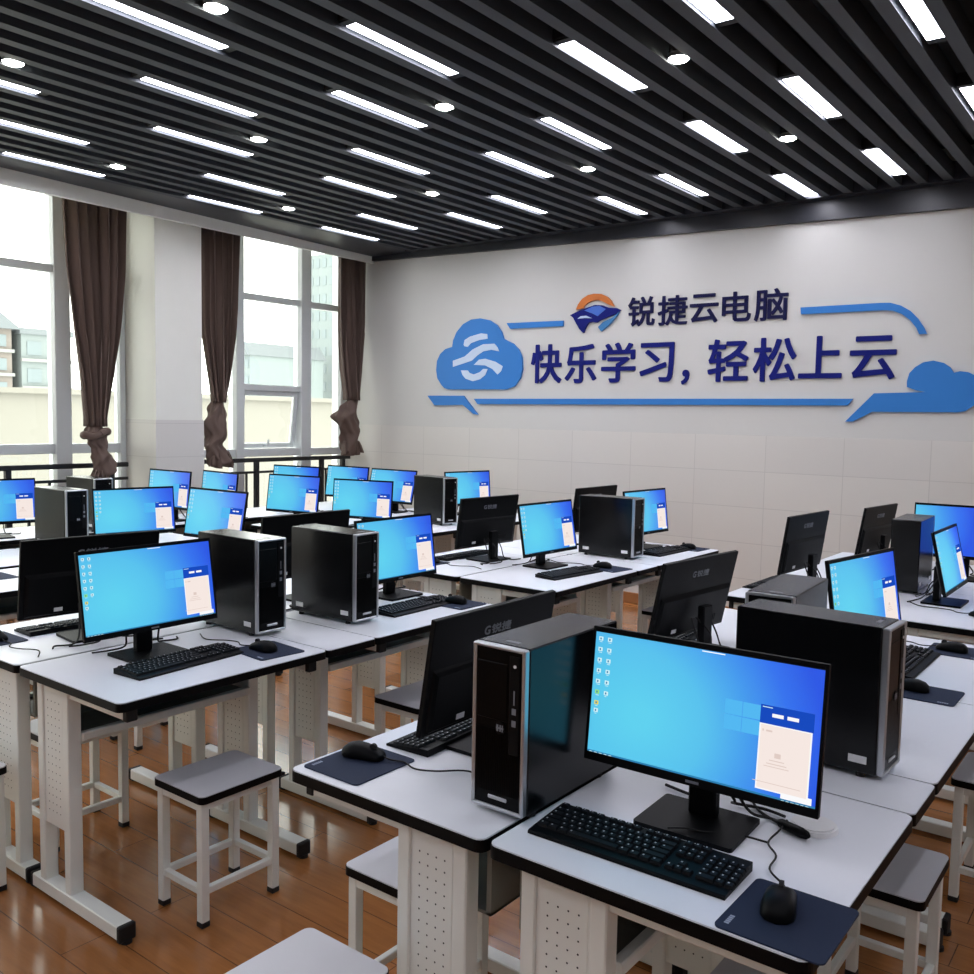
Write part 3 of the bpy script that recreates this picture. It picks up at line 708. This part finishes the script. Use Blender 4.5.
# ------------------------------------------------------------------ monitors (screen towards -y, origin on the desk under the panel)
PW, PH = 0.50, 0.29
def make_panel(parent, screen='screen', full=True):
    b = MB()
    b.box(-PW/2, 0.0, -PH/2, PW/2, 0.012, PH/2, bev=0.002)
    b.box(-PW/2, -0.002, -PH/2, PW/2, 0.004, -PH/2+0.018, bev=0.001)       # chin
    for s in (-1, 1): b.box(s*PW/2-(0.007 if s > 0 else 0), -0.002, -PH/2+0.016, s*PW/2+(0.007 if s < 0 else 0), 0.004, PH/2, bev=0.0005)
    b.box(-PW/2+0.006, -0.002, PH/2-0.006, PW/2-0.006, 0.004, PH/2, bev=0.0005)
    # deeper lower half of the back with a raised seam
    b.rings([[(-0.235, 0.011, -0.138), (0.235, 0.011, -0.138), (0.235, 0.011, 0.022), (-0.235, 0.011, 0.022)],
             [(-0.232, 0.017, -0.134), (0.232, 0.017, -0.134), (0.232, 0.017, 0.016), (-0.232, 0.017, 0.016)],
             [(-0.222, 0.0225, -0.129), (0.222, 0.0225, -0.129), (0.222, 0.0225, 0.006), (-0.222, 0.0225, 0.006)]])
    for k in range(9): b.box(-0.16+0.012*k, 0.022, -0.11, -0.154+0.012*k, 0.0242, -0.085)
    pn = obj('panel', b, 'plastic', parent)
    sw, sh = 0.486, 0.266; zc = 0.006
    s = MB(); q = lambda x0, z0, x1, z1, y, m: s.quad([(x0, y, z0), (x1, y, z0), (x1, y, z1), (x0, y, z1)], m)
    X = lambda u: -sw/2+sw*u
    Z = lambda v: -sh/2+sh*v
    q(X(0), Z(0), X(1), Z(1), -0.0005, 0)
    if full:
        q(X(0), Z(0), X(1), Z(0.036), -0.0007, 8)
        for u0, v0 in ((0.615, 0.445), (0.690, 0.445), (0.615, 0.56), (0.690, 0.56)):
            q(X(u0), Z(v0), X(u0+0.072), Z(v0+0.108), -0.0006, 1)
        # login window
        q(X(0.762), Z(0.545), X(0.974), Z(0.68), -0.0008, 4)
        q(X(0.762), Z(0.066), X(0.970), Z(0.545), -0.0008, 3); q(X(0.768), Z(0.076), X(0.964), Z(0.537), -0.0010, 2)
        for u0, u1, v in ((0.81, 0.855, 0.60), (0.87, 0.915, 0.60)): q(X(u0), Z(v), X(u1), Z(v+0.026), -0.0011, 3)
        q(X(0.77), Z(0.662), X(0.81), Z(0.668), -0.0011, 6)
        for u0, u1, v0, v1 in ((0.775, 0.781, 0.49, 0.505), (0.79, 0.815, 0.49, 0.503), (0.80, 0.88, 0.26, 0.267), (0.81, 0.87, 0.285, 0.292), (0.79, 0.89, 0.24, 0.246), (0.83, 0.855, 0.31, 0.345), (0.75, 0.94, 0.12, 0.125)):
            q(X(u0), Z(v0), X(u1), Z(v1), -0.0011, 5)
        q(X(0.865), Z(0.036), X(0.985), Z(0.085), -0.0008, 3)
        for k in range(6): q(X(0.868+0.019*k), Z(0.012), X(0.868+0.019*k+0.012), Z(0.026), -0.0009, 6)
        for k in range(5): q(X(0.010+0.024*k), Z(0.010), X(0.010+0.024*k+0.014), Z(0.028), -0.0009, 6)
        q(X(0.50), Z(0.985), X(0.60), Z(0.993), -0.0009, 3)
        rows = ((0.915, 6, 6), (0.828, 6, 6), (0.741, 6, 6), (0.654, 6, 6), (0.567, 6, 6), (0.48, 7, 6), (0.393, 9, None), (0.33, 6, None))
        rnd = random.Random(5)
        for v, m0, m1 in rows:
            for u, m in ((0.016, m0), (0.060, m1)):
                if m is None: continue
                w = 0.021; h = 0.050
                q(X(u), Z(v+h*0.35), X(u+w), Z(v+h), -0.0009, m)
                q(X(u+0.004), Z(v+h*0.1), X(u+0.004+w*rnd.uniform(0.4, 0.8)), Z(v+h*0.2), -0.0009, 6)
                q(X(u+0.006), Z(v+h*0.5), X(u+0.013), Z(v+h*0.82), -0.0010, 8)
    obj('screen', s, [screen, 'pane', 'panel_white', 'panel_edge', 'panel_head', 'panel_text', 'icon', 'icon_g', 'taskbar', 'icon_y'], pn)
    # maker's marks: small grey mark on the chin, larger one on the back
    c = MB(); c.box(-0.014, -0.0028, -PH/2+0.006, 0.014, -0.0018, -PH/2+0.011); obj('chin_mark', c, 'grey_mark', pn)
    me = fit_text('G', 'grey_mark', -0.055, 0.075, -0.032, 0.098, 0, 0.001, 0.0008)
    for v in me.vertices: v.co = (-v.co.x, 0.0125-v.co.y, v.co.z)
    me.flip_normals(); obj('back_mark', me, 'grey_mark', pn)
    me = fit_text('锐捷', 'grey_mark', -0.026, 0.074, 0.055, 0.099, 0, 0.001, 0.0005)
    for v in me.vertices: v.co = (-v.co.x, 0.0125-v.co.y, v.co.z)
    me.flip_normals(); obj('back_mark', me, 'grey_mark', pn)
    k = MB(); k.box(0.105, 0.022, -0.122, 0.135, 0.0238, -0.108); obj('back_label', k, 'sticker', pn)
    return pn
def make_monitor(screen='screen', full=True):
    t = thing('computer_monitor')
    make_panel(t, screen, full)
    b = MB(); b.prism(rrect(-0.105, -0.068, 0.105, 0.102, 0.008), 0, 0.009); obj('base', b, 'plastic', t)
    b = MB(); b.box(-0.030, 0.038, 0.008, 0.030, 0.066, 0.17, bev=0.004); obj('stand_post', b, 'plastic', t)
    for pts in ([(0.06, 0.035, 0.13), (0.065, 0.055, 0.08), (0.085, 0.095, 0.02), (0.12, 0.125, 0.005), (0.17, 0.11, 0.005), (0.19, 0.14, 0.005)],
                [(-0.05, 0.035, 0.13), (-0.05, 0.07, 0.07), (-0.035, 0.105, 0.02), (-0.07, 0.135, 0.006), (-0.13, 0.15, 0.006)],
                [(0.035, 0.035, 0.13), (0.02, 0.085, 0.08), (0.045, 0.11, 0.03), (0.03, 0.145, 0.008), (0.09, 0.16, 0.006), (0.14, 0.15, 0.006)]):
        b = MB(); b.tube(spline(pts, 5), 0.0032, 6); obj('cable', b, 'rubber', t, smooth=60)
    return t
mon = make_monitor()
def put_mon(x, y, yw, zt, tilt, label, back=False, proto=None):
    o = place(proto or mon, (x, y, 0.7505), R(yw)+(PI if back else 0), label, 'computer monitor', 'computer monitors on the desks')
    p = child(o, 'panel'); p.location = (0, 0, zt-PH/2*math.cos(R(tilt))); p.rotation_euler = (-R(tilt), 0, 0)
    return o
put_mon(-0.755, 1.70, 2, 0.378, 6, 'large lit monitor in front, facing us over the nearest keyboard')
put_mon(-1.370, 1.81, 90, 0.362, 9, 'monitor seen from behind, just left of the front upright tower', True)
put_mon(-1.385, 3.04, 84, 0.343, 12, 'monitor seen from behind, above the top of the front lit monitor', True)
_o = put_mon(-0.875, 3.214, 81, 0.388, 9, 'lit monitor rising behind the wide black tower')
child(_o, 'panel').location.y = -0.045
put_mon(-1.51, 4.60, 86, 0.373, 8, 'monitor seen from behind, left of two before the tiled wall at right', True)
put_mon(-1.45, 5.72, 84, 0.343, 9, 'monitor seen from behind, right of two before the tiled wall at right', True)
put_mon(-0.84, 4.65, 90, 0.351, 13, 'narrow-looking lit monitor at the right picture edge, on the right back bench')
put_mon(-2.75, 1.73, 90, 0.376, 9, 'large lit monitor on the left bench above a keyboard')
put_mon(-3.17, 1.75, 83, 0.371, 9, 'monitor seen from behind, left of the lit monitor on the left bench', True)
put_mon(-3.12, 2.73, 89, 0.384, 7, 'monitor seen from behind, between the two towers of the left bench', True)
put_mon(-2.83, 3.03, 90, 0.365, 8, 'lit monitor right of the second tower on the left bench')
put_mon(-3.20, 4.18, 86, 0.368, 8, 'monitor seen from behind with its post, at the near end of the middle bench', True)
put_mon(-2.79, 4.21, 88, 0.362, 10, 'lit monitor at the near end of the middle bench, left of its tower')
put_mon(-3.07, 5.16, 89, 0.384, 7, 'monitor seen from behind, mostly hidden by the middle bench tower', True)
put_mon(-2.75, 5.29, 86, 0.376, 7, 'lit monitor right of the middle bench tower')
put_mon(-5.37, 4.58, 9, 0.358, 8, 'lit monitor on the far window-side bench, in front of the black railing')
put_mon(-5.95, 5.10, 8, 0.385, 6, 'lit monitor by the railing, its top showing above another lit screen')
put_mon(-6.01, 5.75, 3, 0.358, 8, 'lit monitor by the railing under the corner curtain')
put_mon(-4.80, 4.75, 15, 0.347, 5, 'lit monitor in the middle of the far window-side bench, behind a black monitor back')
put_mon(-5.35, 5.64, 3, 0.364, 14, 'lit monitor before the tiled wall, left of the far tower')
put_mon(-4.80, 6.00, 80, 0.365, 5, 'lit monitor before the tiled wall, right of the far tower')
put_mon(-4.39, 3.17, 3, 0.384, 10, 'lit monitor whose lower edge meets the first tower of the left bench')
put_mon(-6.05, 3.96, 2, 0.384, 6, 'lit monitor in front of the white pillar')
put_mon(-6.00, 4.37, -5, 0.360, 6, 'lit monitor under the curtain right of the pillar')
put_mon(-5.14, 3.13, 79, 0.350, 7, 'lit monitor right of the greyish tower on the window-side bench')
put_mon(-5.97, 2.66, 80, 0.375, 7, 'lit monitor cut by the left picture edge')
mon2 = make_monitor('screen2', False)
put_mon(-0.925, 5.42, 4, 0.40, 6, 'large blue screen without icons, cut by the right picture edge', proto=mon2)

# ------------------------------------------------------------------ computer towers (front +x, origin at the foot centre)
TD, TW, TH = 0.372, 0.134, 0.362
def make_tower():
    t = thing('computer_tower'); h = TW/2
    b = MB(); b.box(-TD/2, -h, 0.012, TD/2-0.018, h, TH, bev=0.003); obj('case', b, 'case', t)
    b = MB()
    x0, x1 = TD/2-0.018, TD/2
    b.box(x0, -h, 0.014, x1, -h+0.009, TH-0.001, bev=0.003); b.box(x0, h-0.009, 0.014, x1, h, TH-0.001, bev=0.003)
    b.box(x0, -h+0.006, TH-0.008, x1, h-0.006, TH-0.001, bev=0.002); b.box(x0, -h+0.006, 0.014, x1, h-0.006, 0.022, bev=0.002)
    obj('front_frame', b, 'silver', t)
    b = MB(); b.box(x0, -h+0.0085, 0.021, x1-0.004, h-0.0085, TH-0.008)
    for k in range(24):
        y = -h+0.014+k*(TW-0.028)/23; b.box(x1-0.005, y-0.0012, 0.05, x1-0.0025, y+0.0012, 0.185)
    b.box(x1-0.005, -h+0.012, 0.205, x1-0.002, 0.022, 0.325, bev=0.001)
    pn = obj('front_panel', b, 'plastic_gloss', t)
    b = MB(); b.box(x1-0.005, 0.028, 0.14, x1-0.0015, 0.053, 0.345, bev=0.001); pp = obj('port_strip', b, 'plastic', pn)
    b = MB()
    for z in (0.20, 0.225): b.box(x1-0.002, 0.036, z, x1-0.0008, 0.046, z+0.013)
    b.box(x1-0.002, 0.0395, 0.245, x1-0.0008, 0.0425, 0.275); obj('usb_port', b, 'grey_mark', pp)
    b = MB(); b.cyl((x1-0.003, 0.042, 0.325), 0.0035, 0.003, 12, axis='x'); obj('power_light', b, 'disc', pp)
    b = MB(); b.cyl((x1-0.0035, 0.006, 0.19), 0.013, 0.002, 20, axis='x', m=1)
    for k, (ya, yb) in enumerate(((-0.008, -0.005), (-0.0045, -0.0035), (0.0, 0.003), (0.0055, 0.008))): b.box(x1-0.0017, 0.006+ya, 0.183, x1-0.0008, 0.006+yb, 0.197)
    b.box(x1-0.0017, -0.003, 0.1885, x1-0.0008, 0.015, 0.1915); obj('front_emblem', b, ['grey_mark', 'plastic'], pn)
    b = MB(); b.box(x1-0.004, -0.022, 0.036, x1-0.0008, 0.026, 0.044, bev=0.002, ); obj('front_badge', b, 'silver', pn)
    b = MB(); b.box(TD/2-0.05, -0.012, TH-0.0005, TD/2-0.04, 0.022, TH+0.0006); obj('top_mark', b, 'grey_mark', t)
    for xa in (-0.155, 0.105):
        b = MB(); b.box(xa, -h-0.0007, 0.035, xa+0.042, -h+0.001, 0.053); obj('side_label', b, 'sticker', t)
    for sx in (-0.14, 0.13):
        for sy in (-0.05, 0.05):
            b = MB(); b.cyl((sx, sy, 0), 0.011, 0.013, 12); obj('foot', b, 'rubber', t)
    return t
tower = make_tower()
for x, y, a, lab in [
    (-1.093, 1.660, -90, 'upright tower in front, left of the large front monitor, silver-edged face to us'),
    (-0.694, 2.262, -2, 'wide-seeming tower right of the front monitor, its plain side to us'),
    (-2.851, 2.179, -1, 'tower right of the lit monitor on the left bench'),
    (-2.730, 2.548, 1, 'second tower of the left bench, left of a blue screen'),
    (-2.733, 4.805, 2, 'tower on the middle bench between two blue screens'),
    (-0.888, 2.595, -86, 'tower showing only its top behind the wide black tower'),
    (-1.075, 4.95, 92, 'dark tower turned backwards on the right back bench'),
    (-5.25, 2.72, 0, 'greyish tower on the window-side bench at left, beside a wide lit screen'),
    (-5.98, 3.30, 0, 'tower by the railing showing only its top, under the left curtain'),
    (-6.21, 5.34, 8, 'tower by the far railing showing only its dark top edge above a lit screen'),
    (-4.57, 5.31, -10, 'far tower before the tiled wall, left of a small blue screen'),
]:
    place(tower, (x, y, 0.7505), R(a), lab, 'computer tower', 'black computer towers with silver-edged fronts')

# ------------------------------------------------------------------ keyboards (user side -y)
def make_keyboard():
    t = thing('keyboard')
    b = MB()
    pr = [(-0.070, 0.0), (0.070, 0.0), (0.070, 0.022), (0.040, 0.020), (-0.042, 0.012), (-0.066, 0.009), (-0.070, 0.006)]
    b.prism(pr, -0.214, 0.214, 'yz'); obj('body', b, 'plastic', t)
    k = MB()
    def key(x, y, w, d=0.0155):
        z = 0.012+(y+0.042)*0.1
        k.rings([[(x, y, z), (x+w, y, z), (x+w, y+d, z+0.0015), (x, y+d, z+0.0015)],
                 [(x+0.0022, y+0.0015, z+0.008), (x+w-0.0022, y+0.0015, z+0.008), (x+w-0.0022, y+d-0.003, z+0.0095), (x+0.0022, y+d-0.003, z+0.0095)]])
        a, c = x+0.005, y+d*0.45
        k.quad([(a, c, z+0.0093), (a+0.0035, c, z+0.0093), (a+0.0035, c+0.004, z+0.0097), (a, c+0.004, z+0.0097)], 1)
    P = 0.0187; x0 = -0.206
    rows = [(-0.044, [1.25, 1.25, 1.25, 6.25, 1.25, 1.25, 1.25, 1.25]), (-0.0265, [2.25]+[1]*10+[2.75]), (-0.009, [1.75]+[1]*11+[2.25]), (0.0085, [1.5]+[1]*12+[1.5]), (0.026, [1]*13+[2])]
    for y, ws in rows:
        x = x0
        for w in ws: key(x, y, w*P-0.0012); x += w*P
    x = x0
    for g in (1, 4, 4, 4):
        for i in range(g): key(x, 0.049, P-0.0012, 0.014); x += P
        x += 0.0115
    nx = x0+15*P+0.007
    for y in (0.0085, 0.026, 0.0485):
        for i in range(3): key(nx+i*P, y, P-0.0012)
    for i in range(3): key(nx+i*P, -0.044, P-0.0012)
    key(nx+P, -0.0265, P-0.0012)
    mx = nx+3*P+0.007
    for y in (-0.0265, -0.009, 0.0085, 0.026):
        for i in range(4): key(mx+i*P, y, P-0.0012)
    key(mx, -0.044, 2*P-0.0012); key(mx+2*P, -0.044, P-0.0012); key(mx+3*P, -0.044, P-0.0012)
    obj('keys', k, ['key', 'legend'], t)
    c = MB(); c.tube(spline([(0.0, 0.064, 0.012), (0.003, 0.078, 0.007), (0.02, 0.084, 0.003), (0.06, 0.082, 0.003), (0.11, 0.078, 0.003)], 5), 0.0022, 6); obj('cord', c, 'rubber', t, smooth=60)
    for c in t.children:
        if c.name.split('.')[0] != 'cord': c.data.transform(Matrix.Diagonal((0.962, 0.95, 0.8, 1)))
    return t
kb = make_keyboard()
for x, y, a, lab in [
    (-0.795, 1.528, 1, 'black keyboard nearest us, below the large front monitor'),
    (-1.492, 1.835, -88, 'black keyboard behind the nearest left mouse pad, under the front monitor back'),
    (-1.500, 3.110, -88, 'black keyboard beside the monitor back above the front screen'),
    (-0.700, 2.690, 90, 'black keyboard end peeping from behind the wide black tower, nearer of two'),
    (-0.728, 3.365, 90, 'black keyboard end beside the farther mouse pad of the front bench'),
    (-2.585, 1.735, 94, 'black keyboard in front of the lit monitor on the left bench'),
    (-2.600, 2.900, 91, 'black keyboard beside the second tower of the left bench'),
    (-3.350, 1.790, -92, 'black keyboard behind the monitors at the left picture edge'),
    (-3.375, 4.160, -90, 'black keyboard behind the post of the middle bench monitor back'),
    (-2.560, 4.075, 84, 'black keyboard in front of the near lit screen of the middle bench'),
    (-2.550, 5.190, 88, 'black keyboard right of the middle bench tower'),
    (-1.655, 4.560, -90, 'black keyboard on the left edge of the right back bench'),
]:
    place(kb, (x, y, 0.7505), R(a), lab, 'keyboard', 'black keyboards on the desks')

# ------------------------------------------------------------------ mouse pads and mice
def make_pad():
    t = thing('mouse_pad')
    b = MB(); b.prism(rrect(-0.09, -0.10, 0.09, 0.10, 0.012), 0, 0.003); obj('mat', b, 'pad', t)
    b = MB()
    for k in range(5): b.box(-0.078, -0.082+0.0062*k, 0.0025, -0.070, -0.0775+0.0062*k, 0.0034)
    obj('printed_mark', b, 'padmark', t)
    return t
pad = make_pad()
def make_mouse():
    t = thing('computer_mouse')
    b = MB(); rg = []
    prof = [(-0.053, 0.004, 0.012), (-0.050, 0.019, 0.021), (-0.038, 0.0275, 0.030), (-0.018, 0.0295, 0.0350), (0.006, 0.0275, 0.033), (0.030, 0.0265, 0.027), (0.045, 0.0250, 0.020), (0.052, 0.019, 0.014), (0.055, 0.006, 0.010)]
    for y, w, h in prof:
        rg.append([(w*math.copysign(abs(math.cos(a))**0.75, math.cos(a)), y, max(0.0, 0.004+(h-0.004)*math.copysign(abs(math.sin(a))**0.8, math.sin(a))) if math.sin(a) > 0 else 0.004*(1+math.sin(a))) for a in [2*PI*k/24 for k in range(24)]])
    b.rings(rg); obj('shell', b, 'plastic', t, smooth=60)
    b = MB(); b.cyl((-0.004, 0.028, 0.028), 0.009, 0.008, 16, axis='x'); obj('scroll_wheel', b, 'rubber', t, smooth=40)
    return t
mouse0 = make_mouse()
def cord(t, pts):
    b = MB(); b.tube(spline(pts, 6), 0.0021, 6); obj('cord', b, 'rubber', t, smooth=60)
cord(mouse0, [(0, 0.054, 0.010), (0, 0.075, 0.005), (-0.004, 0.11, 0.003), (0.02, 0.15, 0.0025), (0.012, 0.20, 0.0025), (-0.02, 0.27, 0.0025), (0.02, 0.35, 0.0025)])
mouse1 = make_mouse()
cord(mouse1, [(0, 0.054, 0.010), (0.0, 0.075, 0.006), (-0.03, 0.13, 0.003), (-0.025, 0.19, 0.003), (-0.045, 0.24, 0.003), (-0.03, 0.30, 0.006), (-0.02, 0.345, 0.010)])
b = MB(); b.tube(spline([(-0.045, 0.24, 0.003), (-0.11, 0.25, 0.003), (-0.17, 0.225, 0.006), (-0.20, 0.215, 0.0115), (-0.235, 0.20, 0.0115)], 6), 0.0021, 6); obj('cord', b, 'rubber', mouse1, smooth=60)
for px, py, pa, x, y, a, where in [
    (-0.482, 1.477, 0, -0.503, 1.494, 14, 'nearest us, at the corner of the front desk'),
    (-1.515, 1.499, 0, -1.535, 1.530, -75, 'at the front left corner of the front bench'),
    (-0.600, 3.020, 90, -0.640, 3.030, 85, 'nearer of two right of the wide black tower'),
    (-0.620, 3.665, 90, -0.640, 3.655, 85, 'farther of two right of the wide black tower'),
    (-2.500, 2.020, 85, -2.510, 2.010, 95, 'in front of the first tower on the left bench'),
    (-2.520, 3.085, 88, -2.530, 3.085, 95, 'at the far corner of the left bench'),
    (-3.340, 1.465, 90, -3.335, 1.480, -90, 'at the left picture edge on the left bench'),
    (-2.500, 4.385, 82, -2.535, 4.375, 92, 'left of the middle bench tower'),
    (-2.510, 5.440, 88, -2.520, 5.425, 92, 'at the far corner of the middle bench'),
    (-3.360, 3.840, 88, -3.340, 3.850, -85, 'at the near left corner of the middle bench'),
]:
    place(pad, (px, py, 0.7505), R(pa), 'navy mouse pad '+where, 'mouse pad', 'navy mouse pads')
    place(mouse1 if 'nearest us' in where else mouse0, (x, y, 0.7537), R(a), 'black wired mouse on the pad '+where, 'computer mouse', 'black wired mice')
place(pad, (-4.60, 2.03, 0.7505), R(90), 'navy mouse pad on the window-side bench at the left picture edge, no mouse', 'mouse pad', 'navy mouse pads')
place(mouse0, (-0.660, 4.40, 0.7505), R(70), 'black wired mouse at the right picture edge, on the right back bench', 'computer mouse', 'black wired mice')

# ------------------------------------------------------------------ odds and ends on the desks
b = MB(); b.cyl((0, 0, 0), 0.048, 0.009, 40, r2=0.045); b.cyl((0, 0, 0.009), 0.040, 0.003, 40)
o = obj('cable_hole_cover', b, 'disc', loc=(-0.560, 1.853, 0.7505), smooth=40); tag(o, 'round white disc on the nearest desk, under the corner of the front monitor', 'cover')
b = MB(); b.rings([[(x, w*math.cos(2*PI*k/12), 0.010+h*math.sin(2*PI*k/12)) for k in range(12)] for x, w, h in ((-0.04, 0.004, 0.004), (-0.03, 0.010, 0.009), (0.02, 0.012, 0.010), (0.034, 0.008, 0.008), (0.04, 0.003, 0.003))])
o = obj('cable_connector', b, 'plastic', loc=(-0.585, 1.800, 0.7505), rot=(0, 0, R(-20)), smooth=60); tag(o, 'black cable plug lying beside the white disc on the nearest desk', 'cable plug')
b = MB(); b.tube(spline([(0, 0, 0.004), (-0.05, 0.03, 0.004), (-0.10, 0.09, 0.004), (-0.17, 0.11, 0.004), (-0.26, 0.09, 0.004)], 6), 0.003, 6)
o = obj('cable', b, 'rubber', loc=(-0.625, 1.822, 0.7505), smooth=60); tag(o, 'black cable running behind the base of the front monitor', 'cable')
b = MB(); b.tube(spline([(0, 0, 0.004), (0.03, -0.08, 0.004), (0.01, -0.15, 0.004), (0.05, -0.20, 0.004)], 6), 0.003, 6)
b.box(0.045, -0.23, 0.0, 0.065, -0.19, 0.012, bev=0.003)
o = obj('cable', b, 'rubber', loc=(-2.985, 2.58, 0.7505), smooth=60); tag(o, 'black cable with a plug lying behind the second tower of the left bench', 'cable')
